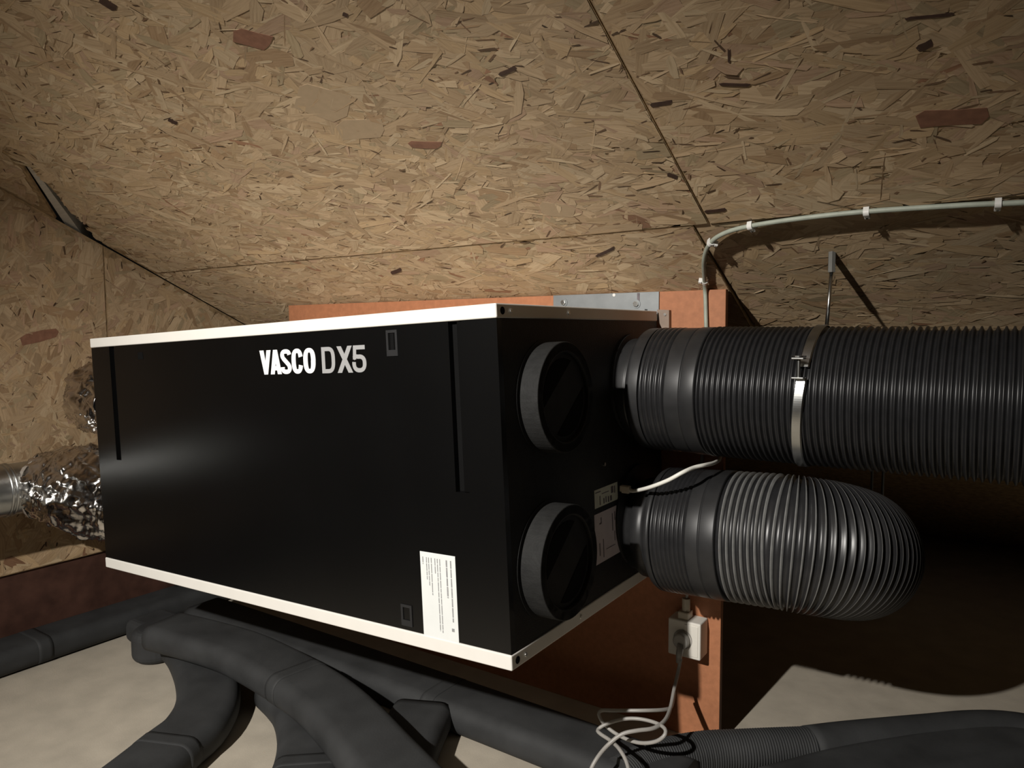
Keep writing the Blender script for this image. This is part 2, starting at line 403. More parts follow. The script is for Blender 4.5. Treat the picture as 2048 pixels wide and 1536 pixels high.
# single strands large or dark enough to pick out one by one
def onCeil(u, v, off):
    d_ = ray(u, v); n_ = Vector((0, SIN, COS)); P0 = Vector((0, YB, ZTOP-CZ)) - n_*off
    p = d_*(n_.dot(P0)/n_.dot(d_)); return Vector((p.x, p.y, p.z+CZ))
M_REDS = mat('red_brown_strand', (.27, .135, .085), .6, var=.2, scale=80, spec=.3)
M_DARKS = mat('dark_bark_strand', (.075, .042, .03), .6, var=.3, scale=80, spec=.3)
M_PALE = mat('pale_tan_strand', (.50, .375, .24), .6, var=.06, scale=80, spec=.3)
SPOTS = [(1905, 236, 140, 34, -4, M_REDS, 2), (1856, 34, 100, 7, -6, M_DARKS, 2), (1321, 208, 46, 9, -10, M_DARKS, 2), (1470, 170, 60, 6, 2, M_DARKS, 2), (1458, 112, 6, 26, 0, M_DARKS, 2),
         (1850, 92, 34, 16, -25, M_DARKS, 2), (505, 80, 76, 32, 14, M_REDS, 1), (850, 290, 66, 14, 2, M_REDS, 1), (1015, 143, 36, 9, -25, M_DARKS, 1), (345, 243, 20, 7, 25, M_DARKS, 1),
         (640, 205, 110, 60, 20, M_PALE, 1), (720, 260, 90, 40, -5, M_PALE, 1), (1115, 420, 74, 26, 3, M_PALE, 1), (1210, 505, 42, 6, -25, M_DARKS, 3), (792, 543, 24, 8, -22, M_DARKS, 3), (1345, 352, 22, 8, 20, M_DARKS, 1), (1430, 422, 44, 7, -6, M_DARKS, 2), (690, 30, 12, 8, 20, M_DARKS, 1), (215, 8, 40, 14, 30, M_DARKS, 1)]
sr = random.Random(4)
for (u_, v_, w_, h_, an, mt_, pn) in SPOTS:
    ca, sa = math.cos(math.radians(an)), math.sin(math.radians(an)); poly = []
    for bx_, by_ in ((-.5, -.2), (-.38, -.5), (.1, -.44), (.46, -.5), (.5, .1), (.4, .5), (-.1, .46), (-.44, .4)):
        a_, b_ = (bx_+sr.uniform(-.05, .05))*w_, (by_+sr.uniform(-.07, .07))*h_
        poly.append(onCeil(u_+a_*ca-b_*sa, v_+a_*sa+b_*ca, .0017 if mt_ is not M_PALE else .0014))
    MB().prism(poly, Vector((0, .0006*SIN, .0006*COS))).build('strand', mt_, {1: p1, 2: p2, 3: p3}[pn])
poly = [onX(u_, v_, GX+.0016) for u_, v_ in ((40, 676), (52, 668), (85, 660), (112, 657), (118, 664), (112, 674), (80, 684), (45, 691))]
MB().prism(poly, Vector((-.0006, 0, 0))).build('strand', M_REDS, g1)

# ------------------------------------------------------------------ mounting board
BRX, BLX, BTZ = -0.4714, -1.822, CZ+.0865
bd = empty('mounting_board', (-1.15, YB+.009, 0), 'red-brown fibreboard standing upright behind the ventilation unit', 'board')
MB().box((BLX, YB, 0.0), (BRX, YB+.016, BTZ-.004)).build('panel', M_BOARD, bd, bevel=.0012)
for x in (BLX+.12, BRX-.14):
    MB().box((x-.03, YB+.0165, 0.0), (x+.03, YB+.085, BTZ-.07)).build('stud', M_WOOD, bd)

# ------------------------------------------------------------------ ventilation unit (tilted box on its bracket)
TAU = 0.0453
W, H, D = 1.1722, 0.5445, 0.5866
BX, BY, BZ = -0.6109, 0.864, CZ+.0409
# local frame: x from the right edge to the left is -x ; y depth ; z up ; origin top right front
UM = Matrix(((math.cos(TAU), 0, -math.sin(TAU), BX), (0, 1, 0, BY), (math.sin(TAU), 0, math.cos(TAU), BZ), (0, 0, 0, 1)))
unit = empty('ventilation_unit', None, 'black box-shaped ventilation unit with white top and bottom panels and lettered front', 'ventilation unit', mw=UM)
def ub(mb, name, m, bevel=0, parent=unit, seg=2): return mb.build(name, m, parent, bevel=bevel, seg=seg, world=False)
RT, RB = .0215, .0235                        # white panels' heights
FT = .012
body = ub(MB().box((-W+.001, FT, -H+RB), (-.0015, D, -RT)), 'body', M_BLACKSIDE)
# front cover with two recessed grip slots
fc = MB()
def fr(x0, x1, z0, z1, y0=0.0): fc.box((-x1, y0, -z1), (-x0, FT, -z0))
zt, zb = RT+.0006, H-RB-.0006
S1a, S1b, S2a, S2b, SZ = .066, .092, 1.070, 1.091, .283
fr(.0015, S1a, zt, zb); fr(S1a, S1b, SZ, zb); fr(S1b, S2a, zt, zb); fr(S2a, S2b, SZ, zb); fr(S2b, W-.001, zt, zb)
cover = ub(fc, 'front_cover', M_BLACK)
for a, b in ((S1a+.012, S1b), (S2a, S2b)):
    ub(MB().box((-b, FT-.0015, -SZ), (-a, FT-.0005, -zt)), 'grip_slot', M_GROOVE, parent=cover)
ub(MB().box((-(S1a+.012), .003, -SZ), (-S1a, FT-.0005, -zt)), 'slot_strip', M_BLACK, parent=cover, bevel=.001)
# white panels
tp = ub(MB().box((-W, -.002, -RT), (0, D+.001, 0)), 'top_panel', M_WHITE, bevel=.0022, seg=3)
bp_ = ub(MB().box((-W, -.002, -H), (0, D+.001, -H+RB)), 'bottom_panel', M_WHITE, bevel=.0022, seg=3)
for par, zc in ((tp, -RT/2), (bp_, -H+RB/2)):
    m = MB(); disc_prism(m, (-.0005, .014, zc), (1, 0, 0), .0058, .0009, 20); ub(m, 'hole', M_GROOVE, parent=par)
    for yy in (.036, .21):
        m = MB(); disc_prism(m, (-.0005, yy, zc), (1, 0, 0), .0034, .0022, 12); ub(m, 'screw', M_BOLT, parent=par, bevel=.0006)
# latches on the cover
def latch(x0, x1, z0, z1, deep=True):
    m = MB(); y0 = -.0014
    t = .0045
    m.box((-x1, y0, -z1), (-x0, .001, -z1+t*2.2)); m.box((-x1, y0, -z0-t), (-x0, .001, -z0))
    m.box((-x1, y0, -z1+t*2.2), (-x1+t, .001, -z0-t)); m.box((-x0-t, y0, -z1+t*2.2), (-x0, .001, -z0-t))
    o = ub(m, 'latch', M_LATCH, parent=cover)
    return o
latch(.197, .221, .0285, .0705); latch(.195, .219, .478, .5135)
ub(MB().box((-.2125, -.0004, -.0615), (-.2055, .0005, -.034)), 'latch_recess', M_GROOVE, parent=cover)
ub(MB().box((-.970, -.0006, -.0545), (-.950, .0005, -.039)), 'latch_recess', M_GROOVE, parent=cover)

# lettering: strokes drawn with an elliptical pen, one mesh per word, a hair above the cover
def arc(cx, cy, rx, ry, a0, a1, n=14, e=2.6):
    out = []
    for k in range(n+1):
        a = math.radians(a0+(a1-a0)*k/n); c, s_ = math.cos(a), math.sin(a)
        out.append((cx+rx*math.copysign(abs(c)**(2/e), c), cy+ry*math.copysign(abs(s_)**(2/e), s_)))
    return out
def glyph(ch, a, b):
    """quads in a unit box; a, b = half thickness of upright and level strokes"""
    q = []
    def pen(pts, closed=False):
        n = len(pts); off = []
        for i in range(n):
            p, r = (pts[i-1], pts[(i+1) % n]) if closed else (pts[max(0, i-1)], pts[min(n-1, i+1)])
            tx, ty = r[0]-p[0], r[1]-p[1]; l = math.hypot(tx, ty) or 1
            nx, ny = -ty/l, tx/l
            off.append(((pts[i][0]+nx*a, pts[i][1]+ny*b), (pts[i][0]-nx*a, pts[i][1]-ny*b)))
        for i in range(n if closed else n-1):
            j = (i+1) % n; q.append([off[i][0], off[j][0], off[j][1], off[i][1]])
    A = 2*a
    if ch == 'V': q += [[(0, 1), (A*1.02, 1), (.5+A*.42, 0), (.5-A*.46, 0)], [(1-A*1.02, 1), (1, 1), (.5+A*.46, 0), (.5-A*.42, 0)]]
    if ch == 'A': q += [[(0, 0), (A, 0), (.5+A*.45, 1), (.5-A*.5, 1)], [(1-A, 0), (1, 0), (.5+A*.5, 1), (.5-A*.45, 1)], [(.22, .16), (.78, .16), (.74, .16+2*b), (.26, .16+2*b)]]
    if ch == 'O': pen(arc(.5, .5, .5-a, .5-b, 0, 360, 40)[:-1], True)
    if ch == 'C': pen(arc(.5, .5, .5-a, .5-b, 18, 342, 40) ); 
    if ch == 'S':
        up = arc(.5, .745, .5-a, .255-b, 5, 180, 14); mid = [(a+.02, .70), (a+.10, .62), (.5, .5), (1-a-.10, .38), (1-a-.02, .30)]; lo = arc(.5, .255, .5-a, .255-b, 0, -185, 14)
        pen(up + mid + lo)
    if ch == 'D': q.append([(0, 0), (A, 0), (A, 1), (0, 1)]); pen([(a, 1-b)] + arc(.45, .5, .55-a, .5-b, 90, -90, 24, 3.0) + [(a, b)])
    if ch == 'X': q += [[(0, 1), (A*1.15, 1), (1, 0), (1-A*1.15, 0)], [(1-A*1.15, 1), (1, 1), (A*1.15, 0), (0, 0)]]
    if ch == '5':
        q += [[(.12, 1), (.93, 1), (.93, 1-2*b), (.12, 1-2*b)], [(.10, 1), (.10+A*.9, 1), (.06+A*.9, .48), (.05, .48)]]
        pen([(.10, .52), (.24, .60)] + arc(.5, .33, .5-a, .33-b, 100, -190, 26, 2.4))
    return q
def word(name, letters, x0, zbot, h, m, a, b):
    x = x0
    for ch, w, adv in letters:
        mb = MB()
        for k, qd in enumerate(glyph(ch, a, b)):
            y = -.0005 - .00001*k
            ar = sum(qd[i][0]*qd[(i+1) % 4][1]-qd[(i+1) % 4][0]*qd[i][1] for i in range(4))
            pts = [Vector((x+p[0]*w, .0002, zbot+p[1]*h)) for p in (qd if ar > 0 else qd[::-1])]
            mb.prism(pts, Vector((0, y-.0002, 0)))
        ub(mb, name, m, parent=cover); x += adv
word('white_letter', [('V', .0325, .0295), ('A', .0315, .0300), ('S', .0300, .0308), ('C', .0305, .0318), ('O', .0318, .032)], -.5475, -.0950, .0450, M_LOGOW, .18, .088)
word('grey_letter', [('D', .0335, .0385), ('X', .0375, .0370), ('5', .0330, .034)], -.3775, -.0955, .0455, M_LOGOG, .125, .078)

# information label on the front
lb = ub(MB().box((-.1715, -.0008, -.5225), (-.0995, .0003, -.3845)), 'information_label', M_LABEL, parent=unit, bevel=.0003)
pm = MB()
rg = random.Random(5)
def bar(x0, x1, z0, z1): pm.box((-x1, -.0013, -z1), (-x0, -.0006, -z0))
for x, ln, w in ((.1085, .098, .0022), (.117, .060, .0026), (.1305, .118, .0014), (.1355, .116, .0014), (.1405, .024, .0014), (.148, .060, .0014), (.1535, .046, .0014), (.158, .036, .0014), (.1655, .012, .0016)):
    z = .3925
    while z < .3925+ln:
        s = rg.uniform(.006, .016); e = min(z+s, .3925+ln)
        bar(x-w/2, x+w/2, z, e); z = e + .0012
bar(.107, .112, .500, .505)
ub(pm, 'printed_text', M_INK, parent=lb)['kind'] = 'stuff'

# stickers on the right side
def sticker(name, y0, y1, z0, z1, m, marks):
    s = ub(MB().box((-.0018, y0, -z1), (-.0008, y1, -z0)), name, m)
    q = MB()
    for (a, b, c, d_) in marks: q.box((-.001, y0+a*(y1-y0), -(z0+d_*(z1-z0))), (-.0004, y0+b*(y1-y0), -(z0+c*(z1-z0))))
    ub(q, 'printed_marks', M_INKD, parent=s)['kind'] = 'stuff'
sticker('type_sticker', .2785, .3715, .3265, .3595, M_STK1, [(.03, .25, .13, .18), (.70, .80, .12, .5), (.84, .88, .15, .55), (.36, .40, .6, .9), (.45, .49, .55, .88), (.55, .6, .6, .92), (.65, .72, .62, .9), (.2, .23, .4, .9), (.3, .6, .3, .34)])
sticker('wiring_sticker', .275, .373, .370, .461, M_STK2, [(.70, .73, .12, .48), (.80, .83, .1, .28), (.86, .94, .2, .24), (.24, .27, .1, .22), (.18, .26, .2, .23), (.30, .325, .55, .92), (.15, .18, .6, .85), (.42, .8, .78, .79), (.78, .80, .5, .7)])
m = MB(); disc_prism(m, (-.0015, .32, -.285), (1, 0, 0), .0035, .003, 12); ub(m, 'indicator', M_BOLT)

# capped spigots (front pair) and open connection rims
def cap(y, z, r, t):
    m = MB(); disc_prism(m, (-.002, y, -z), (1, 0, 0), r+.006, .0018, 48); ub(m, 'spigot_flange', M_BLACKSIDE)
    m = MB(); disc_prism(m, (.001, y, -z), (1, 0, 0), r, t, 64, hole=r-.016)
    c = ub(m, 'spigot_cap', M_CAP, bevel=.0015)
    m = MB(); disc_prism(m, (.004, y, -z), (1, 0, 0), r-.0155, t-.009, 48); ub(m, 'cap_face', M_CAPFACE, parent=c)
    m = MB(); disc_prism(m, (t-.0055, y, -z), (1, 0, 0), r-.0005, .0065, 64, hole=r-.017); ub(m, 'cap_rim', M_CAPFACE, parent=c, bevel=.0015)
    # two finger recesses left and right of a diagonal bridge
    a = math.radians(38); u = Vector((0, math.cos(a), math.sin(a))); w = Vector((0, -math.sin(a), math.cos(a)))
    for sgn in (1, -1):
        pts = []
        rr = r-.026
        for k in range(13):
            th = math.radians(28 + 124*k/12)*sgn
            pts.append(Vector((t-.0048, y, -z)) + u*(math.cos(th)*rr) + w*(math.sin(th)*rr))
        ub(MB().prism(pts, Vector((.0006, 0, 0))), 'finger_recess', M_GROOVE, parent=c)
cap(.136, .1475, .0885, .032)
cap(.120, .4075, .0905, .036)
for y, z in ((.457, .1475), (.457, .4075)):
    m = MB(); disc_prism(m, (-.002, y, -z), (1, 0, 0), .100, .006, 48); ub(m, 'spigot_flange', M_BLACKSIDE)
for y, z in ((.105, .1475), (.120, .4075)):
    m = MB(); disc_prism(m, (-W+.002, y, -z), (-1, 0, 0), .092, .03, 40); ub(m, 'spigot', M_BLACKSIDE)

# ------------------------------------------------------------------ wall bracket of the unit
br = empty('wall_bracket', (-.745, YB, CZ+.06), 'grey zinc bracket plate bolted to the red board above the unit', 'bracket')
MB().box((-.876, YB-.004, CZ+.0425-.02), (-.614, YB-.0005, CZ+.0825)).build('plate', M_ZINC, br, bevel=.0006)
MB().box((-.876, YB-.018, CZ+.0420), (-.640, YB-.004, CZ+.0455)).build('hook_flange', M_ZINC, br)
for u_, v_ in ((1128, 605), (1273, 608)):
    q = onY(u_, v_, YB-.004)
    m = MB(); disc_prism(m, (q.x, YB-.004, q.z), (0, -1, 0), .0095, .0016, 24); w_ = m.build('washer', M_ZINC, br)
    m = MB(); disc_prism(m, (q.x, YB-.0056, q.z), (0, -1, 0), .0062, .005, 6); m.build('bolt', M_BOLT, br, bevel=.0008)
q = onY(1277, 596, YB-.004)
m = MB().box((q.x-.003, YB-.0046, q.z-.008), (q.x+.003, YB-.0038, q.z+.011)); m.build('keyhole', M_INKD, br)
q = onY(1228, 590, YB-.004)
m = MB(); disc_prism(m, (q.x, YB-.0046, q.z), (0, 1, 0), .0035, .001, 12); m.build('hole', M_CLIP, br)
tb = MB().prism([onY(1314, 619, YB-.012), onY(1338, 620, YB-.012), onY(1338, 662, YB-.012), onY(1329, 668, YB-.012), onY(1316, 640, YB-.012)], Vector((0, .011, 0))).build('side_tab', mat('brown_zinc', (.24, .18, .14), .5, metal=.4), br)
q = onY(1330, 629, YB-.012); m = MB(); disc_prism(m, (q.x, YB-.012, q.z), (0, -1, 0), .003, .002, 10); m.build('rivet', M_BOLT, tb)

# ------------------------------------------------------------------ corrugated ducts
def hose_profile(s0, s1, r, amp, pitch0, pitch1, per=8):
    """list of (s, radius, crest)"""
    out = []; s = s0
    while s < s1:
        t = (s-s0)/(s1-s0); p = pitch0 + (pitch1-pitch0)*t
        for k, dr in enumerate((-1, -.95, -.3, .8, 1, .8, -.3, -.95)):
            out.append((s + p*k/8, r + amp*dr, dr >= .8))
        s += p
    return out
DY, DZ = 1.325, CZ-.1165
# upper duct: sleeve, ribbed collar, coupling and hose along +X
ud = empty('corrugated_duct', (-.585, DY, DZ), 'thick straight black corrugated duct leaving the upper rear spigot to the right', 'duct', 'corrugated ducts beside the unit')
def line(x, dz=0.0): return Vector((x, DY, DZ + dz))
def seg_along(name, prof, path_fn, m, parent, seg=72, mfun=None, smooth=True):
    mb = MB(); tube(mb, [path_fn(s) for s, r in prof], [r for s, r in prof], seg, smooth=smooth, mfun=mfun)
    return mb.build(name, m, parent)
def up_path(x):
    return Vector((x, DY, DZ + .004 - .012*(x+.6)*0.5))
seg_along('sleeve', [(-.606, .0905), (-.605, .0955), (-.603, .0965), (-.584, .0973), (-.5825, .0972), (-.5815, .0962), (-.576, .0975), (-.5735, .1060), (-.5705, .1145), (-.567, .1165), (-.564, .1168), (-.548, .1170), (-.5465, .1168)], up_path, M_SLEEVE, ud)
rib = []
for k in range(5):
    x = -.546 + k*.0098
    rib += [(x, .1135), (x+.0025, .1175), (x+.0062, .1180), (x+.0088, .1145)]
rib += [(-.497, .1135)]
seg_along('ribbed_collar', rib, up_path, M_HOSE, ud)
cp = seg_along('coupling', [(-.4970, .1120), (-.4965, .1160), (-.4957, .1170), (-.4940, .1173), (-.4700, .1175), (-.4686, .1174), (-.4680, .1158), (-.4672, .1155), (-.4664, .1158), (-.4658, .1182), (-.4645, .1187), (-.4430, .1189), (-.4415, .1187), (-.4405, .1175), (-.4398, .1140)], up_path, M_SLEEVE, ud)
hp_ = hose_profile(-.4395, .85, .1165, .0034, .0094, .0125)
seg_along('hose', [(a, b) for a, b, c in hp_], up_path, M_HOSE, ud)

# lower duct: straight collar then tight bend away towards the eaves
ld = empty('corrugated_duct', (-.585, 1.32, CZ-.385), 'grey-ribbed black corrugated duct bending away from the lower rear spigot', 'duct', 'corrugated ducts beside the unit')
LZ0 = CZ - .388; RBEND = .098; XB = -.317; LY = 1.322
def low_path(s):
    """s: arc length measured as x until the bend starts"""
    if s <= XB: return Vector((s, LY, LZ0 + (s+.6)*.045))
    a = (s-XB)/RBEND
    z = LZ0 + (XB+.6)*.045
    if a < math.radians(101):
        return Vector((XB + RBEND*math.sin(a), LY + RBEND*(1-math.cos(a)), z - .030*(1-math.cos(a))))
    am = math.radians(101); e = s-XB-RBEND*am
    return Vector((XB + RBEND*math.sin(am) + math.cos(am)*e, LY + RBEND*(1-math.cos(am)) + math.sin(am)*e, z - .030*(1-math.cos(am)) - .27*e))
seg_along('sleeve', [(-.609, .0840), (-.568, .0845), (-.5665, .0965), (-.547, .0985), (-.545, .0970), (-.537, .1050), (-.533, .1145), (-.527, .1180), (-.520, .1185)], low_path, M_SLEEVE, ld)
rib = []
for k in range(8):
    x = -.520 + k*.0083
    rib += [(x, .1145), (x+.0020, .1185), (x+.0050, .1188), (x+.0073, .1150)]
rib += [(-.4536, .1145)]
seg_along('ribbed_collar', rib, low_path, M_HOSE, ld)
seg_along('coupling', [(-.4536, .1130), (-.4530, .1170), (-.4520, .1180), (-.4505, .1183), (-.4305, .1188), (-.4292, .1187), (-.4286, .1172), (-.4279, .1170), (-.4272, .1172), (-.4266, .1188), (-.4250, .1192), (-.4025, .1195), (-.4010, .1193), (-.4003, .1182), (-.3997, .1150)], low_path, M_SLEEVE, ld)
hq = []; s = -.3995
while s < .16:
    p = .0118 if s < XB else .0072 if s < XB+RBEND*1.76 else .0118
    for k, (dr, cr) in enumerate(((-.8, 0), (-.8, 0), (-.5, 0), (1, 1), (1, 1), (-.5, 0))):
        hq.append((s + p*(0, .3, .55, .68, .82, .95)[k], .1155 + .0035*dr, cr))
    s += p
seg_along('hose', [(a, b) for a, b, c in hq], low_path, [M_HOSE, M_RIDGE], ld, mfun=lambda i: 1 if hq[i][2] else 0)

# ------------------------------------------------------------------ hanger round the upper duct
HX = -.268
hg = empty('duct_hanger', (HX, DY, ceil_z(1.38)), 'galvanised band and threaded rod hanging the upper duct from the ceiling', 'pipe hanger')
def band_pt(a, r, x): return Vector((x, DY + r*math.sin(a), DZ + .002 + r*math.cos(a)))
mb = MB(); n = 64
def band(mb, a0, a1, r, x, w, th, n=48):
    vs = []
    for i in range(n+1):
        a = a0 + (a1-a0)*i/n
        for rr, dx in ((r, -w/2), (r+th, -w/2+.002), (r+th, w/2-.002), (r, w/2)):
            xx = x+dx+.030*math.cos(a)*0.35
            vs.append(Vector((xx, DY+rr*math.sin(a), DZ+.002+rr*math.cos(a))))
    fs = []
    for i in range(n):
        for k in range(4): fs.append((i*4+k, i*4+(k+1) % 4, i*4+4+(k+1) % 4, i*4+4+k))
    fs += [(0, 1, 2, 3), (n*4, n*4+1, n*4+2, n*4+3)]
    mb.add(vs, fs, 0, False)
A0 = math.radians(-66)                       # screw position on the side facing the room
band(mb, A0+.05, A0+2*math.pi-.10, .1205, HX, .017, .0022, 200)
mb.build('band', M_GALV, hg)
c = band_pt(A0, .126, HX)
m = MB(); disc_prism(m, c+Vector((0, -.006, -.014)), (0, 0, 1), .0032, .034, 10); sc = m.build('clamp_screw', M_BOLT, hg)
m = MB(); disc_prism(m, c+Vector((0, -.006, .020)), (0, 0, 1), .0115, .0022, 24); m.build('washer', M_BOLT, hg)
MB().box((c.x-.0095, c.y-.016, c.z+.0165), (c.x+.0095, c.y+.004, c.z+.0192)).build('flange', M_GALV, hg, bevel=.001)
MB().box((c.x-.0095, c.y-.014, c.z-.0145), (c.x+.0095, c.y+.004, c.z-.0118)).build('flange', M_GALV, hg, bevel=.001)
RX, RY = HX+.0095, 1.395
zt_ = ceil_z(RY)+.013
m = MB(); tube(m, [Vector((RX-.002, RY-.02, DZ+.119)), Vector((RX, RY, zt_-.04))], .0032, 10); m.build('rod', M_BOLT, hg)
m = MB(); disc_prism(m, (RX, RY, zt_-.042), (0, 0, 1), .0065, .042, 6); m.build('rod_socket', mat('dull_zinc', (.16, .155, .14), .6, metal=.3), hg)
# two more thin rods in the dark behind the ducts
for k, (u_, lab) in enumerate(((1744, 'thin dark hanger rod behind the ducts, left of a pair'), (1766, 'thin dark hanger rod behind the ducts, right of a pair'))):
    a = onY(u_, 1000, 1.72); m = MB(); tube(m, [Vector((a.x, 1.72, ceil_z(1.72)+.02)), Vector((a.x-.002, 1.72, CZ-.47))], .0028, 8)
    tag(m.build('hanger_rod', M_ZINC), lab, 'rod', 'thin rods behind the ducts')

# ------------------------------------------------------------------ mains cable along the ceiling and its clips
cab_px = [(1420, 487), (1450, 466), (1501, 452), (1600, 437), (1733, 423), (1900, 412), (1996, 407), (2048, 405)]
def onC(u, v, off=.006):
    d = ray(u, v); n = Vector((0, SIN, COS)); P0 = Vector((0, YB, ZTOP-CZ)) - n*off
    p = d*(n.dot(P0)/n.dot(d)); return Vector((p.x, p.y, p.z+CZ))
pts = [onY(1413, 672, YB-.006), onY(1412, 640, YB-.006), onY(1411, 600, YB-.006), onY(1410, 580, YB-.010), onC(1409, 562, .008), onC(1408, 520)] + [onC(*q) for q in cab_px]
pts += [pts[-1] + Vector((.35, .02, -.01)), pts[-1] + Vector((.9, .03, -.015))]
m = MB(); tube(m, resample(spline(pts, 10), .006), .0042, 12)
tag(m.build('mains_cable', M_CABLE), 'grey-green round cable clipped along the ceiling and down the red board', 'cable')
for (u_, v_, du, dv, lab) in ((1410, 563, 0, 1, 'white cable clip at the top edge of the red board'), (1422, 485, .7, -.7, 'white cable clip at the start of the cable bend'), (1501, 452, 1, -.2, 'white cable clip where the cable straightens after its bend'), (1733, 424, 1, -.1, 'white cable clip midway along the ceiling cable'), (1996, 407, 1, -.06, 'white cable clip nearest the right edge of the photo')):
    c = onC(u_, v_, .006); q = onC(u_+du*6, v_+dv*6, .006); t = (q-c).normalized(); nn = Vector((0, -SIN, -COS)); s_ = t.cross(nn).normalized()
    ob = empty('cable_clip', c, lab, 'cable clip', 'clips of the ceiling cable')
    m = MB(); pr_ = []
    for k in range(11):
        a = math.pi*k/10; pr_.append((math.cos(a)*.0064, .0005+math.sin(a)*.0066))
    pr_ = [(.0064, -.0055)] + pr_ + [(-.0064, -.0055)]
    inn = [(a*.72, b*.72 if b > 0 else b) for a, b in pr_]
    n_ = len(pr_); vs = []
    for w_ in (-.0042, .0042):
        for a, b in pr_ + inn: vs.append(c + s_*a + nn*b + t*w_)
    M2 = 2*n_; fs = []
    for k in range(n_-1):
        fs += [(k, k+1, n_+k+1, n_+k), (M2+k, M2+k+1, M2+n_+k+1, M2+n_+k), (k, k+1, M2+k+1, M2+k), (n_+k, n_+k+1, M2+n_+k+1, M2+n_+k)]
    fs += [(0, n_, M2+n_, M2), (n_-1, 2*n_-1, M2+2*n_-1, M2+n_-1)]
    m.add(vs, fs, 0, False); m.build('saddle', M_CLIP, ob)
    m = MB(); b0 = c + s_*.0085
    m.prism([b0 + t*a + s_*b - nn*.0052 for a, b in ((-.0042, -.0025), (.0042, -.0025), (.0042, .004), (-.0042, .004))], nn*.0105); nb = m.build('nail_boss', M_CLIP, ob, bevel=.0008)
    m = MB(); disc_prism(m, b0+nn*.0052, nn, .0018, .0016, 10); m.build('nail', M_BOLT, ob)

# ------------------------------------------------------------------ socket box, its gland, the cords
oc0 = onY(1335, 1243, YB-.048); oc1 = onY(1398, 1322, YB-.048)
OX0, OX1, OZ0, OZ1, OYF = -.569, -.4985, CZ-.685, CZ-.607, YB-.046
so_ = empty('socket_box', ((OX0+OX1)/2, YB, OZ0), 'small off-white surface socket box low on the red board', 'socket box')
MB().box((OX0, OYF, OZ0), (OX1, YB-.0005, OZ1)).build('housing', M_PVC, so_, bevel=.003, seg=3)
m = MB().box((OX0+.036, OYF-.0012, OZ0+.006), (OX1-.005, OYF+.001, OZ1-.006)); m.build('cover_plate', M_PVC, so_, bevel=.0008)
m = MB(); disc_prism(m, (OX0+.033, OYF-.0018, (OZ0+OZ1)/2), (0, 1, 0), .0205, .003, 32, hole=.0185); m.build('socket_ring', M_CORD, so_)
gl = MB(); gx = OX0+.030
gl.box((gx-.012, OYF+.006, OZ1-.001), (gx+.012, YB-.012, OZ1+.016)); gl.build('entry_gland', M_BEIGE, so_, bevel=.003)
m = MB(); disc_prism(m, (gx+.002, (OYF+YB)/2-.004, OZ1+.015), (0, 0, 1), .0085, .028, 16); m.build('gland_neck', M_BEIGE, so_, bevel=.001)
m = MB(); g0 = Vector((gx+.002, (OYF+YB)/2-.004, OZ1+.04)); tube(m, spline([g0, g0+Vector((.006, 0, .03)), onY(1376, 1175, YB-.03), onY(1384, 1120, YB-.02), onY(1400, 1000, YB-.012), onY(1412, 700, YB-.008)], 8), .0032, 8)
tag(m.build('supply_cable', M_CORD), 'grey cable dropping behind the ducts into the top of the socket box', 'cable')
# power cord with plug
pc = empty('power_cord', (OX0+.033, OYF-.02, OZ0), 'loose grey power cord plugged into the socket box and looped below it', 'power cord')
m = MB(); disc_prism(m, (OX0+.033, OYF-.002, (OZ0+OZ1)/2), (0, -1, 0), .0165, .016, 24); m.build('plug', M_CORD, pc, bevel=.003)
m = MB(); tube(m, [Vector((OX0+.034, OYF-.014, OZ0+.034)), Vector((OX0+.033, OYF-.020, OZ0+.014)), Vector((OX0+.032, OYF-.021, OZ0-.004))], [.0075, .007, .0052], 12); m.build('plug_neck', M_CORD, pc)
def pts_at(lst): return [onY(u, v, y) for u, v, y in lst]
c1 = pts_at([(1361, 1318, 1.405), (1356, 1345, 1.40), (1348, 1380, 1.36), (1341, 1415, 1.30), (1330, 1440, 1.24), (1308, 1456, 1.20), (1275, 1461, 1.175), (1245, 1468, 1.16), (1218, 1488, 1.145), (1195, 1515, 1.12), (1180, 1545, 1.10), (1172, 1590, 1.06)])
m = MB(); tube(m, resample(spline(c1, 8), .005), .0037, 10); m.build('cord', M_CORD, pc)
c2 = pts_at([(1349, 1385, 1.372), (1343, 1412, 1.322), (1330, 1419, 1.282), (1290, 1421, 1.242), (1230, 1421, 1.222), (1203, 1421, 1.212), (1198, 1431, 1.207), (1212, 1452, 1.207), (1240, 1472, 1.202), (1275, 1485, 1.192), (1308, 1484, 1.192), (1328, 1472, 1.197), (1330, 1458, 1.207), (1312, 1446, 1.222), (1280, 1438, 1.222), (1248, 1438, 1.212), (1215, 1447, 1.197), (1196, 1459, 1.187), (1200, 1467, 1.177), (1222, 1482, 1.167), (1240, 1500, 1.135), (1255, 1530, 1.115), (1262, 1580, 1.080)])
m = MB(); tube(m, resample(spline(c2, 8), .005), .0035, 10); m.build('cord_loop', M_CORD, pc)

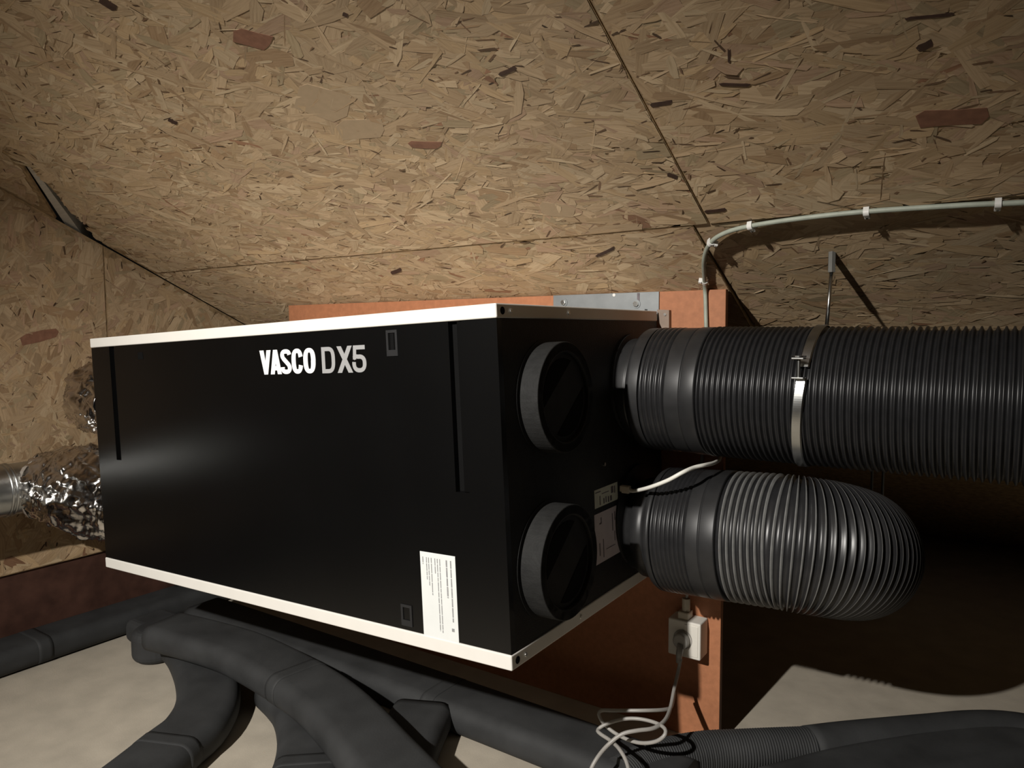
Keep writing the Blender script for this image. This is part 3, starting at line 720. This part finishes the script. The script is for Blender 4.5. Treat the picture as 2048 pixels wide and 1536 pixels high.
# white data lead in the unit's right side
dl = empty('data_lead', onY(1246, 981, 1.25), 'white lead with a clear plug in the side of the unit', 'cable')
def sidept(y, z, off): return UM @ Vector((off, y, -z))
P0 = sidept(.384, .342, .0)
m = MB(); a = P0; m.box((-.001, -.006, -.007), (.019, .006, .007)); o = m.build('plug', M_BEIGE, dl, bevel=.002, world=False)
o.matrix_parent_inverse = Matrix(); o.location = P0 - dl.location
E0 = P0 + Vector((.017, 0, 0))
m = MB(); tube(m, resample(spline([E0, E0+Vector((.014, -.008, .001)), onY(1298, 975, 1.205), onY(1335, 961, 1.195), onY(1365, 945, 1.20), onY(1388, 935, 1.225), onY(1410, 930, 1.25), onY(1430, 925, 1.30), onY(1440, 915, 1.38), onY(1440, 880, 1.44)], 8), .004), .0036, 10); m.build('cord', M_WCORD, dl)

# ------------------------------------------------------------------ foil ducts and galvanised pipe on the left
def foil(name, path, rads, seed, label, group, amp=1.0):
    ob = empty(name, path[0], label, 'duct', group)
    P = resample(spline(path, 10), .0035); n = len(P); rgn = np.random.default_rng(seed)
    S = 110
    rr = np.interp(np.linspace(0, 1, n), np.linspace(0, 1, len(rads)), rads)
    # diagonal creases: sum of slanted ridges plus facets
    ph = rgn.uniform(0, 6.28, 8); jit = rgn.normal(0, 1, (n, S))
    g = rgn.normal(0, 1, (5, 64, 64))
    def vn(q, x, y):
        x0, y0 = math.floor(x), math.floor(y); fx, fy = x-x0, y-y0
        v = g[q]; a_, b_, c_, d_ = v[x0 % 64, y0 % 64], v[(x0+1) % 64, y0 % 64], v[x0 % 64, (y0+1) % 64], v[(x0+1) % 64, (y0+1) % 64]
        return (a_*(1-fx)+b_*fx)*(1-fy)+(c_*(1-fx)+d_*fx)*fy
    LEN = sum((b-a_).length for a_, b in zip(P, P[1:]))
    def fn(i, k, a):
        s_ = LEN*i/n; w = 0
        u = s_*26 - a*1.3; v = s_*9 + a*3.2                # creases run diagonally round the duct
        for q, (fu, fv, am) in enumerate(((.55, 1.0, .030), (1.1, 2.4, .020), (2.2, 5.1, .010))):
            w += am*(1-2*abs(math.tanh(1.5*vn(q, u*fu*(1 if k < S else 1), v*fv))))
        return 1 + w*amp
    m = MB(); tube(m, P, list(rr), S, smooth=True, fn=fn); m.build('foil_skin', M_FOIL, ob)
    return ob, P
LFx = -1.765
f2, P2 = foil('foil_duct', [(-1.768, .984, CZ-.415), (-1.82, .970, CZ-.413), (-1.90, .940, CZ-.407), (-2.01, .905, CZ-.400), (-2.085, .862, CZ-.396)], [.110, .117, .119, .106, .082], 3,
              'crumpled silver foil duct joining the lower left spigot to the steel pipe', 'foil ducts left of the unit', 1.4)
m = MB(); T = (P2[-1]-P2[-3]).normalized()
tube(m, [P2[-1]-T*.014, P2[-1]-T*.004, P2[-1]+T*.012, P2[-1]+T*.016], [.086, .082, .0695, .067], 40, cap=False, smooth=False, fn=lambda i, k, a: 1+.035*math.sin(5*a+i)+.02*math.sin(11*a)); m.build('tape_collar', M_TAPE, f2)
f1, P1 = foil('foil_duct', [(-1.778, .968, CZ-.162), (-1.85, .978, CZ-.163), (-1.93, .978, CZ-.166), (-2.00, 1.000, CZ-.170), (-2.06, 1.07, CZ-.174), (-2.10, 1.15, CZ-.177), (-2.115, 1.5, CZ-.18)], [.095, .097, .096, .092, .09, .09, .09], 9,
              'crumpled silver foil duct behind the upper left edge of the unit', 'foil ducts left of the unit', 2.0)
sp_ = empty('steel_pipe', (-2.09, .86, CZ-.396), 'round galvanised steel pipe running along the gable wall towards the viewer', 'pipe')
m = MB(); tube(m, [Vector((-2.086, .878, CZ-.396)), Vector((-2.09, .80, CZ-.396)), Vector((-2.092, -.9, CZ-.376))], .066, 64, cap=True); m.build('pipe', M_GALV, sp_)
for y0 in (.792, .781):
    m = MB(); tube(m, [Vector((-2.09, y0+.0035, CZ-.396)), Vector((-2.09, y0+.0015, CZ-.396)), Vector((-2.09, y0-.0015, CZ-.396)), Vector((-2.09, y0-.0035, CZ-.396))], [.0662, .0685, .0685, .0662], 64, cap=False); m.build('ridge', M_GALV, sp_)

# ------------------------------------------------------------------ flat ducts on the floor
SEC = round_rect(.138, .066, .027)
def flat_duct(path, label, joints=(), w=1.0):
    P = resample(spline(path, 10), .02)
    ob = empty('flat_duct', (P[0].x, P[0].y, 0), label, 'flat duct', 'flat charcoal ducts on the floor')
    m = MB(); sweep(m, P, [(a*w, b) for a, b in SEC]); m.build('duct_body', M_FLAT, ob)
    for j in joints:
        i = min(len(P)-2, max(1, int(j*(len(P)-1))))
        q = [P[i]-(P[i+1]-P[i])*.9, P[i], P[i]+(P[i+1]-P[i])*.9]
        m = MB(); sweep(m, resample(q, .009), [(a*w*1.012, b*1.02) for a, b in SEC]); m.build('joint', M_FLAT, ob)
    return ob
ZF = .0342
def path_px(lst, z): return [onZ(u, v, z) for u, v in lst]
flat_duct([Vector((-2.152, -.6, ZF)), Vector((-2.152, .2, ZF)), Vector((-2.152, .8, ZF)), Vector((-2.148, 1.15, ZF)), Vector((-2.14, 1.5, ZF))], 'flat charcoal duct lying along the foot of the gable wall', (.7,))
flat_duct([Vector((-1.98, 1.252, ZF)), Vector((-1.5, 1.252, ZF)), Vector((-1.0, 1.250, ZF)), Vector((-.70, 1.246, ZF)), Vector((-.46, 1.24, ZF))], 'long flat charcoal duct running under the unit along the red board', (.62,))
flat_duct(path_px([(330, 1262), (400, 1280), (480, 1305), (560, 1345), (640, 1395), (700, 1450), (760, 1520), (830, 1600), (900, 1690)], .103), 'raised flat charcoal duct crossing over the others towards the viewer', (.46,))
flat_duct(path_px([(368, 1283), (394, 1314), (413, 1360), (416, 1410), (390, 1460), (343, 1500), (290, 1545), (210, 1610)], .036), 'flat charcoal duct curving to the lower left corner of the photo', (.80,))
flat_duct(path_px([(566, 1378), (592, 1402), (612, 1430), (624, 1480), (620, 1536), (595, 1620)], .036), 'flat charcoal duct between the curving one and the raised one', (.8,))
flat_duct(path_px([(846, 1429), (832, 1455), (815, 1490), (795, 1540), (770, 1620)], .036), 'short flat charcoal duct leaving the long one beneath the raised duct')
flat_duct(path_px([(1560, 1600), (1700, 1560), (1850, 1530), (1980, 1505), (2120, 1478)], .036), 'flat charcoal duct crossing the lower right corner of the photo')
# manifold under the left end of the unit
mf = empty('duct_manifold', (-1.85, 1.02, 0), 'dark lumpy duct manifold in the corner below the unit', 'manifold')
m = MB().box((-2.05, 1.045, 0.001), (-1.66, 1.17, .068)); m.build('housing', M_FLAT, mf, bevel=.022, seg=4)
m = MB(); q = onZ(292, 1290, .045); disc_prism(m, (q.x, q.y+.03, .001), (0, 0, 1), .062, .085, 32); m.build('outlet', M_FLAT, mf, bevel=.02, seg=4)
# corrugated floor hose at the lower right
fh = empty('floor_hose', (-.34, 1.445, 0), 'charcoal floor hose with a finely ribbed end in front of the red board', 'hose', None)
gp = resample(spline([onZ(u, v, .04) for u, v in ((1240, 1560), (1300, 1530), (1400, 1508), (1500, 1502), (1620, 1497))], 10), .0011)
m = MB(); tube(m, gp, [.040 + .0014*math.sin(2*math.pi*i*.0011/.0055) for i in range(len(gp))], 36); m.build('ribbed_end', M_FLAT, fh)
gp2 = resample(spline([onZ(u, v, .04) for u, v in ((1618, 1497), (1700, 1487), (1850, 1473), (1960, 1464), (2050, 1470), (2180, 1500))], 10), .02)
m = MB(); tube(m, gp2, .0425, 36); m.build('smooth_section', M_FLAT, fh)
